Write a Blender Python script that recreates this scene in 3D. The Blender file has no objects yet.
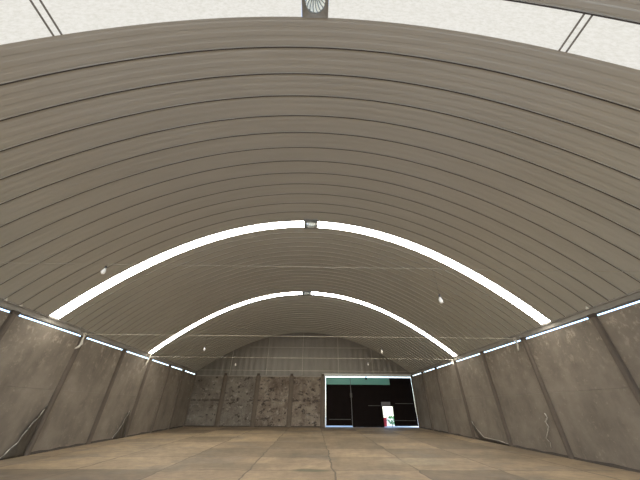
import bpy, bmesh, math, random
from mathutils import Vector, Matrix
random.seed(7)
SC = bpy.context.scene
COL = SC.collection
PI = math.pi

# ------------------------------------------------------------------ camera
cam_d = bpy.data.cameras.new('camera'); cam = bpy.data.objects.new('camera', cam_d); COL.objects.link(cam)
cam_d.sensor_width = 36.0; cam_d.lens = 14.783; cam_d.clip_end = 500
PITCH, YAW, ROLL = 0.58484, 0.018861, 0.005576
_f = Vector((math.sin(YAW)*math.cos(PITCH), math.cos(YAW)*math.cos(PITCH), math.sin(PITCH)))
_r = Vector((math.cos(YAW), -math.sin(YAW), 0)); _u = _r.cross(_f)
_r2 = _r*math.cos(ROLL) + _u*math.sin(ROLL); _u2 = -_r*math.sin(ROLL) + _u*math.cos(ROLL)
cam.matrix_world = Matrix(((_r2.x, _u2.x, -_f.x, 0), (_r2.y, _u2.y, -_f.y, 0), (_r2.z, _u2.z, -_f.z, 0.8775), (0, 0, 0, 1)))
SC.camera = cam

# ------------------------------------------------------------------ world, sun, exposure
SKY_STRENGTH = 0.75
SUN_STRENGTH = 6.0
SHEET_NEAR, SHEET_FAR = 0.86, 33.0
world = bpy.data.worlds.new('world'); SC.world = world; world.use_nodes = True
wn = world.node_tree.nodes; wl = world.node_tree.links; wn.clear()
wo = wn.new('ShaderNodeOutputWorld'); wb = wn.new('ShaderNodeBackground'); ws = wn.new('ShaderNodeTexSky')
ws.sky_type = 'NISHITA'; ws.sun_disc = False; ws.sun_elevation = math.radians(43); ws.sun_rotation = PI
ws.air_density = 1.0; ws.dust_density = 1.5
wb.inputs['Strength'].default_value = SKY_STRENGTH
wl.new(ws.outputs[0], wb.inputs[0]); wl.new(wb.outputs[0], wo.inputs[0])
sun_d = bpy.data.lights.new('sun', 'SUN'); sun = bpy.data.objects.new('sun', sun_d); COL.objects.link(sun)
sun_d.energy = SUN_STRENGTH; sun_d.angle = math.radians(0.6); sun_d.color = (1.0, 0.98, 0.95)
sun.rotation_euler = Vector((0.03, math.cos(math.radians(43)), -math.sin(math.radians(43)))).to_track_quat('-Z', 'Y').to_euler()
VS = SC.view_settings
SC.display_settings.display_device = 'sRGB'
VS.view_transform = 'Standard'; VS.look = 'None'; VS.gamma = 1.0; VS.use_curve_mapping = False
VS.exposure = -0.1

# ------------------------------------------------------------------ measures (metres)
XL = -10.2266
YB = 25.6786                      # inner face of the back wall
YF = -2.0                         # front end of the shed
H = 3.656                         # top of the side walls
HG = 3.748                        # under side of the eaves beam: the gap lets daylight in
HS = 3.946                        # springing of the roof
def xr(y): return 9.2997 - 0.051048*(y - 11.7)
def fz(y): return -0.030161*(YB - y)
def arch(t, y):
    c = (xr(y) - XL)/2
    ri = 4.67806 - 0.092938*(y - 11.7)
    R = (c*c + ri*ri)/(2*ri); a = math.asin(min(1, c/R)); u = math.sin(a*t)*R/c
    return Vector(((XL + xr(y))/2 + R*math.sin(a*t), y, HS + ri - R + R*math.cos(a*t)
                   + ((-0.12762 + 0.002636*(y - 11.7))*4*u*u - 0.31970*u**4 - 0.010816*u)*(1 - u*u)))

# ------------------------------------------------------------------ materials
def new_mat(name):
    m = bpy.data.materials.new(name); m.use_nodes = True
    n = m.node_tree.nodes; b = n['Principled BSDF']
    return m, n, m.node_tree.links, b
def plain(name, col, rough=0.6, metal=0.0, var=0.12, scale=6.0):
    m, n, l, b = new_mat(name)
    tc = n.new('ShaderNodeTexCoord'); no = n.new('ShaderNodeTexNoise'); no.inputs['Scale'].default_value = scale
    no.inputs['Detail'].default_value = 5
    l.new(tc.outputs['Object'], no.inputs['Vector'])
    mx = n.new('ShaderNodeMix'); mx.data_type = 'RGBA'
    mx.inputs[6].default_value = tuple(c*(1 - var) for c in col) + (1,)
    mx.inputs[7].default_value = tuple(min(1, c*(1 + var)) for c in col) + (1,)
    l.new(no.outputs['Fac'], mx.inputs[0]); l.new(mx.outputs[2], b.inputs['Base Color'])
    b.inputs['Roughness'].default_value = rough; b.inputs['Metallic'].default_value = metal
    return m
def ramp(n, pts):
    r = n.new('ShaderNodeValToRGB'); e = r.color_ramp.elements
    e[0].position, e[0].color = pts[0]; e[1].position, e[1].color = pts[-1]
    for p, c in pts[1:-1]:
        x = e.new(p); x.color = c
    return r
def g(v): return (v, v, v, 1)
def mix(n, l, fac, a, b, mode='MIX'):
    mx = n.new('ShaderNodeMix'); mx.data_type = 'RGBA'; mx.blend_type = mode
    if isinstance(fac, (int, float)): mx.inputs[0].default_value = fac
    else: l.new(fac, mx.inputs[0])
    for i, v in ((6, a), (7, b)):
        if isinstance(v, tuple): mx.inputs[i].default_value = v
        else: l.new(v, mx.inputs[i])
    return mx.outputs[2]
def noise(n, l, vec, scale, detail=5, rough=0.55):
    x = n.new('ShaderNodeTexNoise'); x.inputs['Scale'].default_value = scale
    x.inputs['Detail'].default_value = detail; x.inputs['Roughness'].default_value = rough
    l.new(vec, x.inputs['Vector']); return x.outputs['Fac']
def mapping(n, l, vec, scale=(1, 1, 1), loc=(0, 0, 0)):
    m = n.new('ShaderNodeMapping'); m.inputs['Scale'].default_value = scale; m.inputs['Location'].default_value = loc
    l.new(vec, m.inputs['Vector']); return m.outputs['Vector']

def concrete(name, base, pale, dark, blot=0.0):
    m, n, l, b = new_mat(name)
    tc = n.new('ShaderNodeTexCoord'); o = tc.outputs['Object']
    big = noise(n, l, o, 0.9, 6, 0.6)
    r1 = ramp(n, [(0.32, dark + (1,)), (0.52, base + (1,)), (0.72, pale + (1,))]); l.new(big, r1.inputs[0])
    streak = noise(n, l, mapping(n, l, o, (2.5, 2.5, 0.9)), 1.0, 6, 0.65)
    r2 = ramp(n, [(0.42, g(0)), (0.70, g(0.5))]); l.new(streak, r2.inputs[0])
    c = mix(n, l, r2.outputs[0], r1.outputs[0], pale + (1,))
    spk = noise(n, l, o, 7.0, 6, 0.7)
    r3 = ramp(n, [(0.58, g(0)), (0.70, g(0.55))]); l.new(spk, r3.inputs[0])
    c = mix(n, l, r3.outputs[0], c, tuple(min(1, v*1.35) for v in pale) + (1,))
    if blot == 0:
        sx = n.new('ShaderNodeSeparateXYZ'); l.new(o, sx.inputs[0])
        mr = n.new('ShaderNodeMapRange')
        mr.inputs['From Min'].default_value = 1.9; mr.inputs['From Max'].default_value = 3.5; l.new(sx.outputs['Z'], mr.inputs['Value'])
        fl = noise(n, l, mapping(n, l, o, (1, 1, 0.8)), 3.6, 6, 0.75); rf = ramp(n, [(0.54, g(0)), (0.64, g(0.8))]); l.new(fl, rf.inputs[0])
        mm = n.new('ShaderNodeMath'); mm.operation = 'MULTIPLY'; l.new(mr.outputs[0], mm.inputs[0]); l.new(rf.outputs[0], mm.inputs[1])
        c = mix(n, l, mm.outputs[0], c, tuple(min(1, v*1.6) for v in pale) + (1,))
    if blot > 0:
        bl = noise(n, l, mapping(n, l, o, (1.0, 1.0, 1.5), (3.1, 0, 1.7)), 2.6, 6, 0.7)
        r4 = ramp(n, [(0.59 - 0.06*blot, g(0)), (0.65 - 0.05*blot, g(0.95))]); l.new(bl, r4.inputs[0])
        c = mix(n, l, r4.outputs[0], c, (0.022, 0.014, 0.010, 1))
        bb = noise(n, l, mapping(n, l, o, (1, 1, 1), (4.4, 0, 2.2)), 1.1, 6, 0.72)
        rb = ramp(n, [(0.50 - 0.02*blot, g(0)), (0.64, g(0.85*blot))]); l.new(bb, rb.inputs[0])
        c = mix(n, l, rb.outputs[0], c, (0.055, 0.036, 0.024, 1))
        w = noise(n, l, mapping(n, l, o, (1, 1, 1), (8, 2, 5)), 3.2, 6, 0.7)
        r5 = ramp(n, [(0.56, g(0)), (0.68, g(0.6))]); l.new(w, r5.inputs[0])
        c = mix(n, l, r5.outputs[0], c, (0.30, 0.27, 0.235, 1))
    if blot > 0:
        sx = n.new('ShaderNodeSeparateXYZ'); l.new(o, sx.inputs[0])
        d1 = n.new('ShaderNodeMath'); d1.operation = 'SUBTRACT'; l.new(sx.outputs['Z'], d1.inputs[0]); d1.inputs[1].default_value = 1.80
        d2 = n.new('ShaderNodeMath'); d2.operation = 'ABSOLUTE'; l.new(d1.outputs[0], d2.inputs[0])
        rj = ramp(n, [(0.02, g(0.85)), (0.11, g(0))]); l.new(d2.outputs[0], rj.inputs[0])
        jn = noise(n, l, o, 2.4, 5, 0.7); rk = ramp(n, [(0.45, g(0)), (0.55, g(1))]); l.new(jn, rk.inputs[0])
        mm = n.new('ShaderNodeMath'); mm.operation = 'MULTIPLY'; l.new(rj.outputs[0], mm.inputs[0]); l.new(rk.outputs[0], mm.inputs[1])
        c = mix(n, l, mm.outputs[0], c, (0.03, 0.02, 0.014, 1))
    l.new(c, b.inputs['Base Color'])
    b.inputs['Roughness'].default_value = 0.85
    bp = n.new('ShaderNodeBump'); bp.inputs['Strength'].default_value = 0.25; bp.inputs['Distance'].default_value = 0.02
    l.new(spk, bp.inputs['Height']); l.new(bp.outputs[0], b.inputs['Normal'])
    return m
M = {}
M['wall'] = concrete('wall_concrete', (0.150, 0.122, 0.092), (0.205, 0.170, 0.130), (0.112, 0.090, 0.066))
M['back'] = concrete('back_concrete', (0.125, 0.106, 0.084), (0.18, 0.158, 0.130), (0.078, 0.064, 0.05), 0.45)
M['rust'] = concrete('stained_concrete', (0.150, 0.118, 0.088), (0.22, 0.188, 0.150), (0.08, 0.058, 0.042), 0.85)
M['post'] = plain('post_concrete', (0.090, 0.069, 0.050), 0.8, 0, 0.3, 4)
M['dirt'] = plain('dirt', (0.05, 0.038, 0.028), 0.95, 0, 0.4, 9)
M['beam'] = plain('eaves_steel', (0.20, 0.18, 0.15), 0.7, 0.0, 0.3, 3)
M['stud'] = plain('gable_stud', (0.20, 0.183, 0.15), 0.6, 0.0, 0.15, 3)
M['galv'] = plain('galvanised', (0.30, 0.31, 0.30), 0.4, 0.75, 0.25, 14)
M['wire'] = plain('tie_wire', (0.31, 0.28, 0.215), 0.6, 0.0, 0.1)
M['strapc'] = plain('strap_cloth', (0.52, 0.48, 0.40), 0.8, 0, 0.25, 12)
M['sheet'] = plain('plastic_film', (0.060, 0.049, 0.037), 0.45, 0, 0.35, 5)
M['film_edge'] = plain('film_edge', (0.36, 0.32, 0.26), 0.5, 0, 0.3, 8)
M['bulb'] = plain('bulb_glass', (0.60, 0.58, 0.53), 0.25, 0, 0.03)
M['black'] = plain('black_plastic', (0.02, 0.02, 0.02), 0.5, 0, 0.2)
M['gate'] = plain('gate_paint', (0.006, 0.004, 0.0035), 0.9, 0.0, 0.4, 2)
M['gate'].node_tree.nodes['Principled BSDF'].inputs['Specular IOR Level'].default_value = 0.08
M['gate_rail'] = plain('gate_rail', (0.05, 0.045, 0.042), 0.6, 0, 0.3)
M['gate_plate'] = plain('gate_plate', (0.10, 0.095, 0.10), 0.6, 0, 0.3)
M['red'] = plain('red_paint', (0.65, 0.05, 0.06), 0.5, 0, 0.2)
M['leaf'] = plain('green_leaf', (0.08, 0.42, 0.07), 0.7, 0, 0.5, 8)
M['stalk'] = plain('brown_stalk', (0.14, 0.09, 0.05), 0.8)
M['yard'] = plain('yard_ground', (0.50, 0.50, 0.48), 0.9, 0, 0.12, 1)
M['rim'] = plain('frame_paint', (0.42, 0.42, 0.40), 0.5, 0.2, 0.15, 5)

# roof sheet: warm grey coated steel, slightly shiny
m, n, l, b = new_mat('roof_sheet'); M['roof'] = m
tc = n.new('ShaderNodeTexCoord'); o = tc.outputs['Object']
a = noise(n, l, mapping(n, l, o, (0.25, 2.2, 0.25)), 1.3, 6, 0.6)
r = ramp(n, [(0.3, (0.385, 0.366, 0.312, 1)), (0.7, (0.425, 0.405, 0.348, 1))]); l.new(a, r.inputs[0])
l.new(r.outputs[0], b.inputs['Base Color'])
b.inputs['Roughness'].default_value = 0.38; b.inputs['Metallic'].default_value = 0.3
M['vane'] = None
M['seam'] = plain('seam_gap_shade', (0.05, 0.042, 0.034), 0.7, 0, 0.3, 5)  # dark colour stands for the shadow in the seam gaps
# gable sheet
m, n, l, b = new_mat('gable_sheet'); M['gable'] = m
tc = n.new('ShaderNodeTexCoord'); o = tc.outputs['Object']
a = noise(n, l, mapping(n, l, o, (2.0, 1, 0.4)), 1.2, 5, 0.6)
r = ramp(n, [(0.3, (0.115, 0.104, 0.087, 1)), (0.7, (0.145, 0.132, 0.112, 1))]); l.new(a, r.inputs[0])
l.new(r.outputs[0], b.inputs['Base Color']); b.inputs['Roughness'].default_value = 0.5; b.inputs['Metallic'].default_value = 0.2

# pale translucent vanes of the roof turbines
m, n, l, b = new_mat('turbine_vane'); M['vane'] = m
b.inputs['Base Color'].default_value = (0.55, 0.54, 0.50, 1)
tr = n.new('ShaderNodeBsdfTranslucent'); tr.inputs['Color'].default_value = (0.40, 0.38, 0.34, 1)
ad = n.new('ShaderNodeAddShader'); l.new(b.outputs[0], ad.inputs[0]); l.new(tr.outputs[0], ad.inputs[1])
l.new(ad.outputs[0], n['Material Output'].inputs['Surface'])

# floor: worn concrete slabs with joints, dust and damp spots
m, n, l, b = new_mat('floor_slabs'); M['floor'] = m
tc = n.new('ShaderNodeTexCoord'); o = tc.outputs['Object']
wob = n.new('ShaderNodeVectorMath'); wob.operation = 'ADD'
wn1 = n.new('ShaderNodeTexNoise'); wn1.inputs['Scale'].default_value = 1.3; l.new(o, wn1.inputs['Vector'])
sc_ = n.new('ShaderNodeVectorMath'); sc_.operation = 'SCALE'; sc_.inputs['Scale'].default_value = 0.22
l.new(wn1.outputs['Color'], sc_.inputs[0]); l.new(o, wob.inputs[0]); l.new(sc_.outputs[0], wob.inputs[1])
bk = n.new('ShaderNodeTexBrick'); bk.offset = 0.0; bk.squash = 1.0
l.new(mapping(n, l, wob.outputs[0], (1, 1, 1), (-0.72, 0.4, 0)), bk.inputs['Vector'])
bk.inputs['Scale'].default_value = 1.0; bk.inputs['Brick Width'].default_value = 2.45; bk.inputs['Row Height'].default_value = 2.1
bk.inputs['Mortar Size'].default_value = 0.032; bk.inputs['Mortar Smooth'].default_value = 0.4
bk.inputs['Color1'].default_value = (0.120, 0.085, 0.049, 1); bk.inputs['Color2'].default_value = (0.255, 0.182, 0.105, 1)
bk.inputs['Mortar'].default_value = (0.095, 0.066, 0.038, 1); bk.inputs['Bias'].default_value = 0.0
big = noise(n, l, o, 0.45, 6, 0.6)
r = ramp(n, [(0.3, g(0.70)), (0.7, g(1.3))]); l.new(big, r.inputs[0])
c = mix(n, l, 1.0, bk.outputs['Color'], r.outputs[0], 'MULTIPLY')
st = noise(n, l, mapping(n, l, o, (0.55, 1.0, 1.0), (0.6, 5.1, 0)), 0.8, 4, 0.6)
r = ramp(n, [(0.55, g(0)), (0.62, g(0.5))]); l.new(st, r.inputs[0])
c = mix(n, l, r.outputs[0], c, (0.15, 0.12, 0.085, 1))
def damp(c, cx, cy, rx, ry, col, amt):
    mp = n.new('ShaderNodeMapping'); mp.vector_type = 'POINT'
    mp.inputs['Location'].default_value = (-cx/rx, -cy/ry, 0); mp.inputs['Scale'].default_value = (1/rx, 1/ry, 0)
    l.new(wob.outputs[0], mp.inputs['Vector'])
    ln = n.new('ShaderNodeVectorMath'); ln.operation = 'LENGTH'; l.new(mp.outputs[0], ln.inputs[0])
    rr_ = ramp(n, [(0.55, g(amt)), (1.0, g(0))]); l.new(ln.outputs['Value'], rr_.inputs[0])
    return mix(n, l, rr_.outputs[0], c, col)
c = damp(c, 0.05, 10.05, 0.62, 0.28, (0.07, 0.065, 0.032, 1), 0.7)
c = damp(c, -2.1, 10.7, 2.0, 0.55, (0.12, 0.085, 0.05, 1), 0.5)
c = damp(c, 3.6, 11.5, 1.4, 0.8, (0.30, 0.25, 0.16, 1), 0.4)
ds = noise(n, l, o, 3.5, 7, 0.7)
r = ramp(n, [(0.35, g(0.78)), (0.7, g(1.2))]); l.new(ds, r.inputs[0])
c = mix(n, l, 1.0, c, r.outputs[0], 'MULTIPLY')
l.new(c, b.inputs['Base Color']); b.inputs['Roughness'].default_value = 0.72

# roof light sheet: the daylight through it is put in as emission
def skylight_mat(name, s):
    m, n, l, b = new_mat(name)
    tc = n.new('ShaderNodeTexCoord'); o = tc.outputs['Object']
    a = noise(n, l, mapping(n, l, o, (1, 3, 1)), 9, 6, 0.75)
    r = ramp(n, [(0.35, (0.84*s, 0.82*s, 0.74*s, 1)), (0.6, (s, 0.98*s, 0.92*s, 1))]); l.new(a, r.inputs[0])
    b.inputs['Base Color'].default_value = (0.10, 0.10, 0.09, 1); b.inputs['Roughness'].default_value = 0.5
    l.new(r.outputs[0], b.inputs['Emission Color']); b.inputs['Emission Strength'].default_value = 1.0
    return m
M['sky_near'] = skylight_mat('fibreglass_near', SHEET_NEAR)
M['sky_far'] = skylight_mat('fibreglass_far', SHEET_FAR)  # far sheets glow much stronger, to brighten the far end
m, n, l, b = new_mat('green_fibreglass'); M['teal'] = m
b.inputs['Base Color'].default_value = (0.06, 0.14, 0.112, 1); b.inputs['Roughness'].default_value = 0.5
tr = n.new('ShaderNodeBsdfTranslucent'); tr.inputs['Color'].default_value = (0.09, 0.20, 0.155, 1)
ad = n.new('ShaderNodeAddShader'); l.new(b.outputs[0], ad.inputs[0]); l.new(tr.outputs[0], ad.inputs[1])
l.new(ad.outputs[0], n['Material Output'].inputs['Surface'])

# ------------------------------------------------------------------ mesh helpers
def link(name, bm, mat, parent=None, smooth=False):
    me = bpy.data.meshes.new(name)
    bmesh.ops.recalc_face_normals(bm, faces=bm.faces[:])
    bm.to_mesh(me); bm.free()
    for x in (mat if isinstance(mat, (list, tuple)) else [mat]): me.materials.append(x)
    if smooth:
        for p in me.polygons: p.use_smooth = True
    ob = bpy.data.objects.new(name, me); COL.objects.link(ob)
    if parent: ob.parent = parent
    return ob
def hexa(bm, p):
    v = [bm.verts.new(q) for q in p]
    for f in ((0, 1, 2, 3), (4, 5, 6, 7), (0, 1, 5, 4), (1, 2, 6, 5), (2, 3, 7, 6), (3, 0, 4, 7)):
        bm.faces.new([v[i] for i in f])
def box(bm, x0, x1, y0, y1, z0, z1):
    hexa(bm, [(x0, y0, z0), (x1, y0, z0), (x1, y1, z0), (x0, y1, z0), (x0, y0, z1), (x1, y0, z1), (x1, y1, z1), (x0, y1, z1)])
def tube(bm, pts, rad, seg=8, cap=True):
    pts = [Vector(p) for p in pts]; rings = []
    for i, p in enumerate(pts):
        d = (pts[min(i + 1, len(pts) - 1)] - pts[max(i - 1, 0)]).normalized()
        a = d.cross(Vector((0.13, 0.31, 0.94))).normalized(); b2 = d.cross(a)
        rr = rad[i] if isinstance(rad, (list, tuple)) else rad
        rings.append([bm.verts.new(p + a*rr*math.cos(2*PI*k/seg) + b2*rr*math.sin(2*PI*k/seg)) for k in range(seg)])
    for r0, r1 in zip(rings, rings[1:]):
        for k in range(seg): bm.faces.new((r0[k], r0[(k + 1) % seg], r1[(k + 1) % seg], r1[k]))
    if cap:
        bm.faces.new(rings[0]); bm.faces.new(rings[-1])
def lathe(bm, prof, c=(0, 0, 0), seg=16):
    rings = [[bm.verts.new((c[0] + r*math.cos(2*PI*k/seg), c[1] + r*math.sin(2*PI*k/seg), c[2] + z)) for k in range(seg)] for r, z in prof]
    for r0, r1 in zip(rings, rings[1:]):
        for k in range(seg): bm.faces.new((r0[k], r0[(k + 1) % seg], r1[(k + 1) % seg], r1[k]))
    bm.faces.new(rings[0]); bm.faces.new(rings[-1])
def solid_strip(bm, rows, off):
    """rows: list of lists of points, a sheet; off: thickness vector"""
    off = Vector(off)
    A = [[bm.verts.new(p) for p in r] for r in rows]; B = [[bm.verts.new(Vector(p) + off) for p in r] for r in rows]
    n, m_ = len(rows), len(rows[0])
    for i in range(n - 1):
        for j in range(m_ - 1):
            bm.faces.new((A[i][j], A[i][j+1], A[i+1][j+1], A[i+1][j])); bm.faces.new((B[i][j], B[i+1][j], B[i+1][j+1], B[i][j+1]))
    for j in range(m_ - 1):
        for i in (0, n - 1): bm.faces.new((A[i][j], A[i][j+1], B[i][j+1], B[i][j]))
    for i in range(n - 1):
        for j in (0, m_ - 1): bm.faces.new((A[i][j], A[i+1][j], B[i+1][j], B[i][j]))
def tag(ob, label=None, cat=None, group=None, kind=None):
    if label: ob['label'] = label
    if cat: ob['category'] = cat
    if group: ob['group'] = group
    if kind: ob['kind'] = kind
    return ob
def empty(name, loc, rz=0):
    o = bpy.data.objects.new(name, None); COL.objects.link(o); o.location = loc; o.rotation_euler = (0, 0, rz)
    o.empty_display_size = 0.2
    return o
def copy_tree(o, parent=None):
    c = o.copy(); COL.objects.link(c)
    if parent: c.parent = parent
    for ch in list(o.children): copy_tree(ch, c)
    return c

# ------------------------------------------------------------------ posts along the walls (positions along the shed)
LY = [5.75, 9.033, 12.269, 15.275, 18.025, 20.655, 23.045, YB - 0.1]
RY = [5.40, 8.641, 11.917, 15.037, 17.984, 20.733, 23.199, YB - 0.1]
BX = [-7.63, -4.82, -1.93, 0.77]

# ------------------------------------------------------------------ floor, ground
bm = bmesh.new()
hexa(bm, [(XL - 0.2, YF, fz(YF) - 0.2), (xr(YF) + 0.2, YF, fz(YF) - 0.2), (xr(YB) + 0.2, YB + 0.25, fz(YB + .25) - 0.2), (XL - 0.2, YB + 0.25, fz(YB + .25) - 0.2),
          (XL - 0.2, YF, fz(YF)), (xr(YF) + 0.2, YF, fz(YF)), (xr(YB) + 0.2, YB + 0.25, fz(YB + .25)), (XL - 0.2, YB + 0.25, fz(YB + .25))])
tag(link('floor', bm, M['floor']), kind='structure')
bm = bmesh.new()
for y0, y1, z0, z1 in ((YB + 0.25, 140, -0.02, -0.4), (-60, YF, fz(YF) - 0.05, fz(YF) - 0.02)):
    v = [bm.verts.new(p) for p in ((-90, y0, z0), (90, y0, z0), (90, y1, z1), (-90, y1, z1))]; bm.faces.new(v)
tag(link('ground', bm, M['yard']), kind='structure')

# ------------------------------------------------------------------ side walls: precast panels between posts
def wall_side(name, X, s):
    w = tag(empty(name, (0, 0, 0)), kind='structure')
    ys = [YF] + (LY if s < 0 else RY)
    for i in range(len(ys) - 1):
        y0, y1 = ys[i], ys[i + 1]
        for lo, hi in ((0.0, 0.5), (0.5, 1.0)):
            bm = bmesh.new()
            x0a, x0b = X(y0), X(y1); t = 0.09*s; P = []
            za, zb = fz(y0), fz(y1)
            zl = lambda z, q: z + (H - z)*q
            e = 0.004
            hexa(bm, [(x0a, y0, zl(za, lo) + e), (x0b, y1, zl(zb, lo) + e), (x0b + t, y1, zl(zb, lo) + e), (x0a + t, y0, zl(za, lo) + e),
                      (x0a, y0, zl(za, hi)), (x0b, y1, zl(zb, hi)), (x0b + t, y1, zl(zb, hi)), (x0a + t, y0, zl(za, hi))])
            bmesh.ops.bevel(bm, geom=bm.edges[:], offset=0.005, segments=1, affect='EDGES')
            link('concrete_panel', bm, M['wall'], w)
    return w
wall_side('wall_left', lambda y: XL, -1)
wall_side('wall_right', xr, 1)
# dark earth line along the foot of the walls
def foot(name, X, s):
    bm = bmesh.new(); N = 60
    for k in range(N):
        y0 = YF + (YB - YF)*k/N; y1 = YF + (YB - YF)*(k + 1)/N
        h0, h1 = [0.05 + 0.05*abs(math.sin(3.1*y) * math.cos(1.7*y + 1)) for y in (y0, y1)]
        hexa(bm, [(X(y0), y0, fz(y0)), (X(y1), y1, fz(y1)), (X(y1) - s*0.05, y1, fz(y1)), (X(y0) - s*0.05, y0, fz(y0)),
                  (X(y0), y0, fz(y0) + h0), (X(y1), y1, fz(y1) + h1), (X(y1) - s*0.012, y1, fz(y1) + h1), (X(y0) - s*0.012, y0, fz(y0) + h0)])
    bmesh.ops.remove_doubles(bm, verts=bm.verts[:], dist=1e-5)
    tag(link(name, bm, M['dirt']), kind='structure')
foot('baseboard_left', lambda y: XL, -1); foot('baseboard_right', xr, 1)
bm = bmesh.new(); box(bm, XL, 0.9, YB - 0.05, YB, 0.0, 0.07); tag(link('baseboard_back', bm, M['dirt']), kind='structure')

# eaves beams above the daylight gap
for i, (X, s) in enumerate(((lambda y: XL, -1), (xr, 1))):
    bm = bmesh.new()
    a, b_ = X(YF), X(YB)
    prof = [(-0.03, HG), (0.16, HG), (0.16, HS + 0.05), (-0.03, HS + 0.05), (-0.03, HS - 0.02), (0.0, HS - 0.03), (0.0, HG + 0.03), (-0.03, HG + 0.02)]
    r0 = [bm.verts.new((a + s*p, YF, z)) for p, z in prof]; r1 = [bm.verts.new((b_ + s*p, YB + 0.1, z)) for p, z in prof]
    for k in range(len(prof)): bm.faces.new((r0[k], r0[(k + 1) % len(prof)], r1[(k + 1) % len(prof)], r1[k]))
    bm.faces.new(r0); bm.faces.new(r1)
    tag(link('trim_%d' % (i + 1), bm, M['beam']), kind='structure')

# ------------------------------------------------------------------ arched roof
NT = 96
PROF = [(0.0, 0.0), (0.10, 0.0), (0.14, 0.0045), (0.27, 0.0045), (0.31, 0.0), (0.40, 0.0), (0.44, 0.0045), (0.57, 0.0045), (0.61, 0.0),
        (0.70, 0.0), (0.74, 0.0045), (0.87, 0.0045), (0.91, 0.0), (0.945, 0.0), (0.952, 0.03), (0.995, 0.03)]
RUNS = [(YF, 1.849, 6), (2.502, 10.223, [2.502, 3.17, 3.825, 4.445, 5.07, 5.665, 6.25, 6.825, 7.385, 7.94, 8.485, 9.035, 9.59, 10.223]), (10.693, 17.485, 17), (17.958, YB + 0.1, 19)]
def inward(t, y):
    a = arch(t - 1e-3, y); b2 = arch(t + 1e-3, y); d = (b2 - a); nn = Vector((-d.z, 0, d.x)).normalized()
    return -nn
roof = tag(empty('ceiling', (0, 0, 0)), kind='structure')
TS = [-1 + 2*k/NT for k in range(NT + 1)]
for y0, y1, cnt in RUNS:
    bm = bmesh.new(); cols = []
    edges = cnt if isinstance(cnt, list) else [y0 + (y1 - y0)*k/cnt for k in range(cnt + 1)]
    for ya, yb2 in zip(edges, edges[1:]):
        for u, d in PROF: cols.append((ya + u*(yb2 - ya), d, u > 0.95))
    cols.append((y1, 0.0, False))
    rows = [[bm.verts.new(arch(t, y) + inward(t, y)*d) for t in TS] for y, d, s in cols]
    for i in range(len(rows) - 1):
        sm = 1 if (cols[i][2]) else 0
        for j in range(NT):
            f = bm.faces.new((rows[i][j], rows[i][j+1], rows[i+1][j+1], rows[i+1][j])); f.material_index = sm
    link('arched_roof_sheeting', bm, [M['roof'], M['seam']], roof)

# translucent roof lights, interrupted at the ridge by a ventilator
VENTS = [(2.175, 0.0), (10.458, 0.0), (17.72, 0.0)]
BANDS = [(1.849, 2.502, 'sky_near', 0.009), (10.223, 10.693, 'sky_far', 0.015), (17.485, 17.958, 'sky_far', 0.002)]
for i, (y0, y1, mt, tv) in enumerate(BANDS):
    w = tag(empty('window_%d' % (i + 1), (0, 0, 0)), kind='structure')
    hw = 0.33/10.0                         # half width of the vent as arch parameter (arch length about 24 m)
    for a, b_ in ((-0.995, tv - 0.0285), (tv + 0.0285, 0.995)):
        bm = bmesh.new(); n_ = 144
        rows = [[arch(a + (b_ - a)*k/n_, y) + inward(a + (b_ - a)*k/n_, y)*(0.006*math.sin(2*PI*q) - 0.02) for k in range(n_ + 1)]
                for q, y in ((0, y0 - 0.02), (0.25, y0*0.75 + y1*0.25), (0.5, (y0 + y1)/2), (0.75, y0*0.25 + y1*0.75), (1, y1 + 0.02))]
        solid_strip(bm, rows, (0, 0, 0.012))
        link('roof_light_sheet', bm, M[mt], w)
    for tt in ((-0.497, -0.484, 0.501, 0.513) if i == 0 else (-0.494, -0.480, 0.480, 0.494)):
        bm = bmesh.new(); d = inward(tt, y0)
        a0 = arch(tt - 0.0016, y0) + d*0.012; a1 = arch(tt + 0.0016, y0) + d*0.012
        b0 = arch(tt - 0.0016, y1) + d*0.012; b1 = arch(tt + 0.0016, y1) + d*0.012
        hexa(bm, [a0, a1, b1, b0, a0 - d*0.012, a1 - d*0.012, b1 - d*0.012, b0 - d*0.012])
        link('cover_strip', bm, M['beam'], w)

# ------------------------------------------------------------------ back wall and gable
wb_ = tag(empty('wall_back', (0, 0, 0)), kind='structure')
xs = [XL] + BX
for i in range(4):
    for z0, z1 in ((0.005, 1.80), (1.80, 3.56)):
        bm = bmesh.new(); box(bm, xs[i], xs[i + 1], YB, YB + 0.10, z0, z1)
        link('concrete_panel', bm, M['rust'] if i >= 2 else M['back'], wb_)
# gable sheeting under the arch, ribbed
bm = bmesh.new(); NX = 150; pr = None
x0, x1 = XL, xr(YB)
def arch_z(x):
    lo, hi = -1.0, 1.0
    for _ in range(40):
        md = (lo + hi)/2
        if arch(md, YB).x < x: lo = md
        else: hi = md
    return arch(lo, YB).z
for k in range(NX + 1):
    x = x0 + (x1 - x0)*k/NX
    d = 0.0 if (k % 4) < 2 else 0.012
    zt = max(arch_z(x) + 0.04, HS)
    cur = [bm.verts.new((x, YB + 0.03 + d, z)) for z in (3.62, zt)]
    if pr: bm.faces.new((pr[0], cur[0], cur[1], pr[1]))
    pr = cur
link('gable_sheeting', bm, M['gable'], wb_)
for x in (-7.33, -4.16, -1.02, 2.19, 5.24):
    bm = bmesh.new(); box(bm, x - 0.03, x + 0.03, YB - 0.03, YB + 0.035, 3.7, arch_z(x) - 0.02)
    link('gable_stud', bm, M['stud'], wb_)
bm = bmesh.new(); box(bm, -5.9, 4.9, YB - 0.05, YB - 0.032, 5.93, 6.0); link('gable_rail', bm, M['stud'], wb_)
bm = bmesh.new(); box(bm, XL, 0.95, YB - 0.06, YB + 0.03, 3.56, 3.64); link('gable_sill', bm, M['beam'], wb_)
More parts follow.
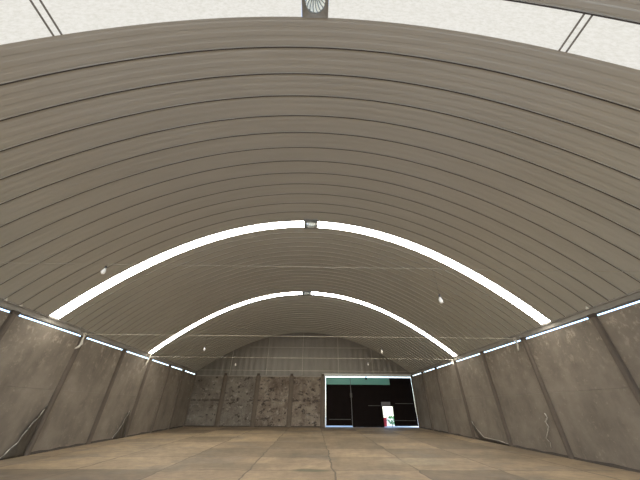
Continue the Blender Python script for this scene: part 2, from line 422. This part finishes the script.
bm = bmesh.new(); box(bm, 0.75, xr(YB) + 0.1, YB - 0.10, YB + 0.03, 3.62, 3.83); link('gate_lintel', bm, M['rim'], wb_)
# front end behind the camera; unseen opening added and sized to let daylight in
wf = tag(empty('wall_front', (0, 0, 0)), kind='structure')
def front_z(x):
    lo, hi = -1.0, 1.0
    for _ in range(40):
        md = (lo + hi)/2
        if arch(md, YF).x < x: lo = md
        else: hi = md
    return arch(lo, YF).z
GX, GH = 7.5, 7.2
for a, b_ in ((XL, -GX), (-GX, GX), (GX, xr(YF))):
    bm = bmesh.new(); pr = None
    for k in range(41):
        x = a + (b_ - a)*k/40
        lo = fz(YF) if abs(a + b_) > 2 else GH
        cur = [bm.verts.new((x, YF, z)) for z in (lo, max(front_z(x), HS))]
        if pr: bm.faces.new((pr[0], cur[0], cur[1], pr[1]))
        pr = cur
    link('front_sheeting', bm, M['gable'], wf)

# ------------------------------------------------------------------ gate in the back wall
GY = YB + 0.18
gate = tag(empty('door_1', (4.8, GY, 0)), kind='structure')
gate['label'] = 'wide black metal gate with daylight showing around its edges'
def gbox(name, x0, x1, z0, z1, mt, dy=0.0, th=0.04, par=None):
    bm = bmesh.new(); box(bm, x0 - 4.8, x1 - 4.8, dy, dy + th, z0, z1); return link(name, bm, M[mt], par or gate)
WX0, WX1, WZ = 5.78, 6.63, 1.42
gbox('gate_leaf', 1.06, 3.20, 0.10, 3.02, 'gate')
gbox('gate_leaf', 3.22, WX0, 0.012, 3.02, 'gate')
gbox('gate_leaf', WX0, WX1, WZ, 3.02, 'gate')
gbox('gate_leaf', WX1, 8.545, 0.09, 3.57, 'gate')
gbox('gate_leaf', 7.34, WX1 + .72, 3.0, 3.57, 'gate', 0.001)
gbox('green_translucent_panel', 1.06, 4.60, 3.02, 3.57, 'teal', 0.01, 0.01)
gbox('green_translucent_panel', 4.58, 7.30, 3.00, 3.57, 'teal', 0.01, 0.01)
gbox('green_translucent_panel', 6.60, 7.33, 3.00, 3.57, 'teal', 0.025, 0.01)
gbox('stile', 3.18, 3.22, 0.09, 3.56, 'gate_plate', -0.03, 0.03)
gbox('latch', 3.11, 3.29, 2.05, 2.40, 'gate_rail', -0.07, 0.04)
gbox('rail', 1.3, 3.1, 0.50, 0.54, 'gate_rail', -0.02, 0.02)
gbox('rail', 4.6, 5.6, 1.46, 1.50, 'gate_rail', -0.02, 0.02)
gbox('rail', 6.9, 8.4, 1.62, 1.66, 'gate_rail', -0.02, 0.02)
gbox('rail', 6.7, 8.4, 0.44, 0.48, 'gate_rail', -0.02, 0.02)
gbox('head_plate', 5.70, 6.46, WZ, WZ + 0.33, 'gate_plate', -0.03, 0.03)
gbox('roller', 4.52, 4.66, 3.40, 3.62, 'gate', -0.06, 0.05)
# jambs
bm = bmesh.new(); box(bm, 0.90, 1.02, YB - 0.03, YB + 0.10, 0.0, 3.62); tag(link('trim_3', bm, M['rim']), kind='structure')

# beyond the gate
b_ = tag(empty('storage_tub', (6.44, YB + 3.0, -0.03)), 'red tub standing outside just beyond the small open doorway', 'tub')
bm = bmesh.new(); lathe(bm, [(0.16, 0), (0.20, 0.02), (0.25, 0.62), (0.27, 0.62), (0.27, 0.66), (0.22, 0.66), (0.2, 0.1)], seg=20); link('tub_body', bm, M['red'], b_, True)
bm = bmesh.new(); tube(bm, [(-0.24, 0, 0.62), (-0.2, 0, 0.78), (0, 0, 0.86), (0.2, 0, 0.78), (0.24, 0, 0.62)], 0.015); link('handle', bm, M['red'], b_)
t = tag(empty('bush', (7.22, YB + 3.4, -0.03)), 'small green bush growing outside the small open doorway', 'bush')
bm = bmesh.new()
for k in range(420):
    a1, a2, rr = random.uniform(0, 2*PI), random.uniform(-1, 1), random.uniform(0.4, 1)**.5
    p = Vector((math.cos(a1)*math.sqrt(1 - a2*a2)*0.40*rr, math.sin(a1)*math.sqrt(1 - a2*a2)*0.36*rr, 0.42 + a2*0.36*rr))
    q = Vector((random.uniform(-1, 1), random.uniform(-1, 1), random.uniform(-.2, 1))).normalized()*0.11
    s = q.cross(Vector((random.uniform(-1, 1), random.uniform(-1, 1), 1))).normalized()*0.035
    v = [bm.verts.new(x) for x in (p, p + q*.5 + s, p + q, p + q*.5 - s)]; bm.faces.new(v)
link('foliage', bm, M['leaf'], t)
bm = bmesh.new(); tube(bm, [(0, 0, 0), (0.02, 0, 0.25), (0.05, 0.02, 0.5)], [0.03, 0.022, 0.012]); link('stem', bm, M['stalk'], t)

# ------------------------------------------------------------------ concrete posts
ORD = ['at the back corner', 'second from the back corner', 'third from the back corner', 'fourth from the back corner',
       'fifth from the back corner', 'sixth from the back corner', 'nearest the camera']
def post(x, y, s, label, group):
    p = tag(empty('concrete_post', (x, y, fz(y))), label, 'post', group)
    hh = H - fz(y)
    bm = bmesh.new(); w = 0.10; d = 0.11
    pts = [(-s*0.003, -w), (-s*d*0.75, -w*0.8), (-s*d, -w*0.45), (-s*d, w*0.45), (-s*d*0.75, w*0.8), (-s*0.003, w)]
    r0 = [bm.verts.new((a, b2, 0.0)) for a, b2 in pts]; r1 = [bm.verts.new((a, b2, hh - 0.02)) for a, b2 in pts]
    for k in range(6): bm.faces.new((r0[k], r0[(k + 1) % 6], r1[(k + 1) % 6], r1[k]))
    bm.faces.new(r0); bm.faces.new(r1)
    link('shaft', bm, M['post'], p)
    bm = bmesh.new(); box(bm, min(-s*0.004, -s*0.10), max(-s*0.004, -s*0.10), -0.13, 0.13, hh - 0.02, HG - fz(y)); link('bearing_plate', bm, M['dirt'], p)
    return p
for side, ys, X, s in (('left', LY, lambda y: XL, -1), ('right', RY, xr, 1)):
    for k, y in enumerate(ys[1:]):
        j = len(ys) - 2 - k
        tx = ORD[j]
        post(X(y), y, s, 'brown concrete post on %s wall, %s' % (side, tx), 'concrete posts along the side walls')
BL = ['brown post on the back wall, nearest the left corner', 'brown post on the back wall, second from the left corner',
      'wide brown post on the back wall between two dark-stained panels', 'brown post on the back wall beside the black gate']
for x, lb in zip(BX, BL):
    p = tag(empty('concrete_post', (x, YB, 0)), lb, 'post', 'concrete posts on the back wall')
    bm = bmesh.new(); pts = [(-0.19, -0.002), (-0.17, -0.09), (-0.08, -0.13), (0.08, -0.13), (0.17, -0.09), (0.19, -0.002)]
    lean = 0.03
    r0 = [bm.verts.new((a, c, 0.0)) for a, c in pts]; r1 = [bm.verts.new((a + lean, c, 3.62)) for a, c in pts]
    for k in range(6): bm.faces.new((r0[k], r0[(k + 1) % 6], r1[(k + 1) % 6], r1[k]))
    bm.faces.new(r0); bm.faces.new(r1); link('shaft', bm, M['post'], p)
    bm = bmesh.new(); box(bm, lean - 0.12, lean + 0.12, -0.12, -0.06, 3.62, 3.80); link('cap', bm, M['dirt'], p)

# ------------------------------------------------------------------ ridge ventilators
VL = ['galvanised turbine roof vent at the ridge in the nearest roof light', 'galvanised roof vent at the ridge in the middle roof light',
      'galvanised roof vent at the ridge in the farthest roof light']
vent0 = None
for (y, _), lb, (ya, yb2, _m, tv) in zip(VENTS, VL, BANDS):
    c = arch(tv, y)
    if vent0 is None:
        v = vent0 = empty('roof_vent', c)
        bm = bmesh.new(); seg = 40; R0 = 0.255; hs = 0.335
        def sq(k):
            a = 2*PI*k/seg; ca, sa = math.cos(a), math.sin(a); q = hs/max(abs(ca), abs(sa)); return (ca*q, sa*q)
        for z in (-0.05, 0.03):
            pass
        lo_o = [bm.verts.new((*sq(k), -0.07)) for k in range(seg)]; hi_o = [bm.verts.new((*sq(k), 0.03)) for k in range(seg)]
        lo_i = [bm.verts.new((R0*math.cos(2*PI*k/seg), R0*math.sin(2*PI*k/seg), -0.05)) for k in range(seg)]
        hi_i = [bm.verts.new((R0*math.cos(2*PI*k/seg), R0*math.sin(2*PI*k/seg), 0.03)) for k in range(seg)]
        for k in range(seg):
            j = (k + 1) % seg
            for q in ((lo_o[k], lo_o[j], lo_i[j], lo_i[k]), (hi_o[k], hi_o[j], hi_i[j], hi_i[k]), (lo_o[k], lo_o[j], hi_o[j], hi_o[k]), (lo_i[k], lo_i[j], hi_i[j], hi_i[k])): bm.faces.new(q)
        link('base_plate', bm, M['galv'], v)
        bm = bmesh.new()
        rr = [[bm.verts.new((r_*math.cos(2*PI*k/32), r_*math.sin(2*PI*k/32), z)) for k in range(32)] for r_, z in ((0.255, 0.03), (0.255, 0.06), (0.262, 0.06), (0.262, 0.03))]
        for i in range(4):
            for k in range(32): bm.faces.new((rr[i][k], rr[i][(k + 1) % 32], rr[(i + 1) % 4][(k + 1) % 32], rr[(i + 1) % 4][k]))
        link('throat', bm, M['galv'], v)
        for k in range(20):
            a = 2*PI*k/20; bm = bmesh.new(); rows = []
            for q, rad in enumerate((0.275, 0.32, 0.335, 0.32, 0.28, 0.21, 0.09)):
                z = 0.05 + 0.085*q; ang = a + 0.06*q
                rows.append([Vector((rad*math.cos(ang), rad*math.sin(ang), z)), Vector((rad*0.90*math.cos(ang + 0.33), rad*0.90*math.sin(ang + 0.33), z))])
            solid_strip(bm, rows, (0, 0, 0.004)); vn = link('turbine_vane', bm, M['vane'], v)
            bm = bmesh.new(); tube(bm, [r_[1] for r_ in rows], 0.011, 6); link('vane_edge', bm, M['galv'], vn)
        bm = bmesh.new(); lathe(bm, [(0.02, 0.54), (0.13, 0.54), (0.12, 0.60), (0.03, 0.63)], seg=24); link('turbine_cap', bm, M['galv'], v)
        bm = bmesh.new(); box(bm, -0.25, 0.25, -0.012, 0.012, 0.10, 0.125); link('bearing_bar', bm, M['galv'], v)
    else:
        v = copy_tree(vent0); v.location = c
    tag(v, lb, 'vent', 'turbine vents along the roof ridge')

# ------------------------------------------------------------------ tie rods across the shed
RODS = [(5.40, 3.70, 'thin tie rod crossing in front of the middle roof light'), (12.08, 3.74, 'thin pale tie rod across the shed tied to strapped posts'),
        (17.62, 3.76, 'thin pale tie rod across the shed at the foot of the farthest roof light'), (22.86, 3.70, 'thin tie rod closest to the back wall')]
for y, z, lb in RODS:
    t = tag(empty('tie_rod', (0, y, z)), lb, 'tie rod', 'tie rods across the shed')
    bm = bmesh.new(); tube(bm, [(XL + 0.06, 0, 0), (xr(y) - 0.06, 0, 0)], 0.005 if y < 6 else 0.011, 6); link('rod', bm, M['wire'], t)
    for x in (XL + 0.05, xr(y) - 0.05):
        bm = bmesh.new(); box(bm, x - 0.055, x + 0.055, -0.05, 0.05, -0.05, 0.09); link('anchor_bracket', bm, M['beam'], t)

# ------------------------------------------------------------------ bulbs hanging from the rods
def bulb(x, y, zr, zb, lb):
    r0 = 0.0055 if y < 6 else 0.0135
    t = tag(empty('hanging_bulb', (x, y, zr - r0)), lb, 'light bulb', 'bulbs hanging from the tie rods')
    L = zr - r0 - zb; k = 0.78
    bm = bmesh.new(); tube(bm, [(0, 0, 0), (0.004, 0, -L + 0.08)], 0.003, 6); link('cord', bm, M['black'], t)
    bm = bmesh.new(); lathe(bm, [(0.012*k, -L + 0.10*k), (0.026*k, -L + 0.09*k), (0.028*k, -L + 0.03*k), (0.022*k, -L + 0.02*k)], seg=14); link('socket', bm, M['black'], t, True)
    bm = bmesh.new(); lathe(bm, [(0.02*k, -L + 0.02*k), (0.03*k, -L - 0.01*k), (0.05*k, -L - 0.06*k), (0.058*k, -L - 0.105*k), (0.048*k, -L - 0.15*k), (0.02*k, -L - 0.175*k)], seg=16); link('glass', bm, M['bulb'], t, True)
bulb(-4.74, 5.4, 3.70, 3.58, 'white bulb on a short cord by the lower left of the middle roof light')
bulb(2.72, 5.4, 3.70, 3.00, 'white bulb hanging between the right halves of the middle and farthest roof lights')
bulb(-4.70, 12.08, 3.74, 3.22, 'white bulb hanging left, below the foot of the farthest roof light')
bulb(2.93, 12.08, 3.74, 3.19, 'white bulb hanging above the right half of the gate')
bulb(-4.77, 17.62, 3.76, 3.42, 'white bulb hanging above the left panels of the back wall')
bulb(3.33, 17.62, 3.76, 3.52, 'white bulb hanging above the green panel of the gate')

# ------------------------------------------------------------------ straps at the rod ends
def strap(pts, rad, lb):
    t = tag(empty('strap', pts[0]), lb, 'strap', 'pale straps tied at the tie rod ends')
    p0 = Vector(pts[0])
    bm = bmesh.new(); tube(bm, [Vector(p) - p0 for p in pts], rad, 8); link('webbing', bm, M['strapc'], t, True)
    bm = bmesh.new(); N = 12
    tube(bm, [(0.0, 0.07*math.cos(2*PI*k/N), 0.03 + 0.07*math.sin(2*PI*k/N)) for k in range(N + 1)], 0.022, 8); link('knot', bm, M['strapc'], t, True)
strap([(-10.06, 12.13, 3.70), (-10.06, 12.13, 3.52), (-10.06, 12.17, 3.36), (-10.06, 12.10, 3.22), (-10.06, 11.97, 3.13)], [0.03, 0.035, 0.06, 0.05, 0.025], 'pale twisted strap hanging at the top of the left wall, nearest the camera')
strap([(-10.04, 17.60, 3.74), (-10.05, 17.54, 3.5), (-10.06, 17.44, 3.36), (-10.06, 17.48, 3.26)], [0.04, 0.05, 0.045, 0.03], 'pale strap hanging on the left wall at the foot of the farthest roof light')
strap([(9.17, 12.33, 3.72), (9.16, 12.27, 3.52), (9.15, 12.32, 3.38), (9.15, 12.36, 3.27)], [0.05, 0.03, 0.03, 0.025], 'pale strap hanging at the top of the right wall, nearest the camera')
strap([(8.80, 17.99, 3.70), (8.79, 17.95, 3.6), (8.79, 17.9, 3.48)], [0.06, 0.045, 0.03], 'pale strap on the right wall at the foot of the farthest roof light')

# anchor bolts on the eaves
for x, y, z, lb in ((XL + 0.06, 8.52, 3.97, 'small pale anchor bolt on the left eaves, nearer the camera'), (XL + 0.06, 9.06, 3.97, 'small pale anchor bolt on the left eaves above the nearest left post'),
                    (xr(8.66) - 0.06, 8.66, 3.97, 'small pale anchor bolt on the right eaves above the nearest right post')):
    bm = bmesh.new(); lathe(bm, [(0.045, -0.04), (0.045, 0.0), (0.025, 0.0), (0.025, 0.05), (0.015, 0.06)], seg=12)
    o = link('anchor_bolt', bm, M['strapc']); o.location = (x, y, z); tag(o, lb, 'bolt', 'anchor bolts on the eaves')

# ------------------------------------------------------------------ loose plastic film at the foot of the walls
def film(outer, inner, X, s, lb, name='plastic_sheet'):
    """outer: free edge (y, z) points; inner: matching points against the wall"""
    t = tag(empty(name, (X(outer[-1][0]), outer[-1][0], outer[-1][1])), lb, 'plastic sheet')
    o0 = t.location.copy(); rows = []
    for (ya, za), (yb2, zb) in zip(outer, inner):
        row = []
        for k in range(9):
            f = k/8; y = ya + (yb2 - ya)*f; z = za + (zb - za)*f
            bulge = 0.03 + 0.10*(1 - f)**0.7*(0.6 + 0.4*math.sin(5*f + 3*za)) + 0.015*math.sin(17*y + 9*z)
            z = max(z, fz(y) + 0.012)
            row.append(Vector((X(y) - s*bulge, y, z)) - o0)
        rows.append(row)
    bm = bmesh.new(); solid_strip(bm, rows, (s*0.006, 0, 0)); link('film', bm, M['sheet'], t, True)
    bm = bmesh.new(); tube(bm, [r[0] for r in rows], [0.006 + 0.014*abs(math.sin(2.3*i))*abs(math.cos(0.4*i)) for i in range(len(rows))], 8)
    e = link('rolled_edge', bm, M['film_edge'], t, True); e['label'] = 'pale rolled edge'
def dense(p, n=4):
    out = []
    for a, b2 in zip(p, p[1:]):
        for k in range(n): out.append(tuple(a[i] + (b2[i] - a[i])*k/n for i in range(2)))
    return out + [p[-1]]
film(dense([(12.03, 0.99), (11.87, 0.71), (11.69, 0.44), (11.59, 0.03), (11.44, -0.18), (11.25, -0.41)]),
     dense([(12.13, 1.15), (12.14, 0.85), (12.15, 0.55), (12.15, 0.2), (12.15, -0.1), (12.15, -0.38)]), lambda y: XL, -1, 'dark plastic sheet heaped at the foot of the second nearest left post')
film(dense([(17.57, 0.97), (17.32, 0.65), (17.21, 0.30), (17.05, 0.05), (16.86, -0.2)]),
     dense([(17.70, 1.0), (17.80, 0.65), (17.88, 0.3), (17.9, 0.05), (17.9, -0.2)]), lambda y: XL, -1, 'dark plastic sheet slumped against the left wall under the farthest roof light')
film(dense([(17.64, 0.59), (17.42, 0.28), (16.93, -0.10), (15.82, -0.15), (15.16, -0.24)]),
     dense([(17.86, 0.6), (17.86, 0.3), (17.5, -0.2), (15.9, -0.27), (15.17, -0.30)]), xr, 1, 'crumpled plastic sheet along the foot of the right wall')
t = tag(empty('plastic_strip', (xr(12.4), 12.4, 0.4)), 'pale torn plastic strip hanging low on the right wall', 'plastic strip')
bm = bmesh.new()
pp = [(12.34, 0.95), (12.28, 0.80), (12.46, 0.66), (12.40, 0.50), (12.52, 0.36)]; qq = [(12.75, 0.12), (12.62, 0.0), (12.68, -0.16)]
tube(bm, [Vector((xr(y) - 0.05 - t.location.x, y - 12.4, z - 0.4)) for y, z in dense(pp, 3)], [0.008 + 0.02*abs(math.sin(i*1.3)) for i in range(len(dense(pp, 3)))], 8)
link('upper_strip', bm, M['film_edge'], t, True)
bm = bmesh.new(); tube(bm, [Vector((xr(y) - 0.05 - t.location.x, y - 12.4, z - 0.4)) for y, z in dense([(12.52, 0.36)] + qq, 3)], 0.014, 8)
link('lower_strip', bm, M['film_edge'], t, True)
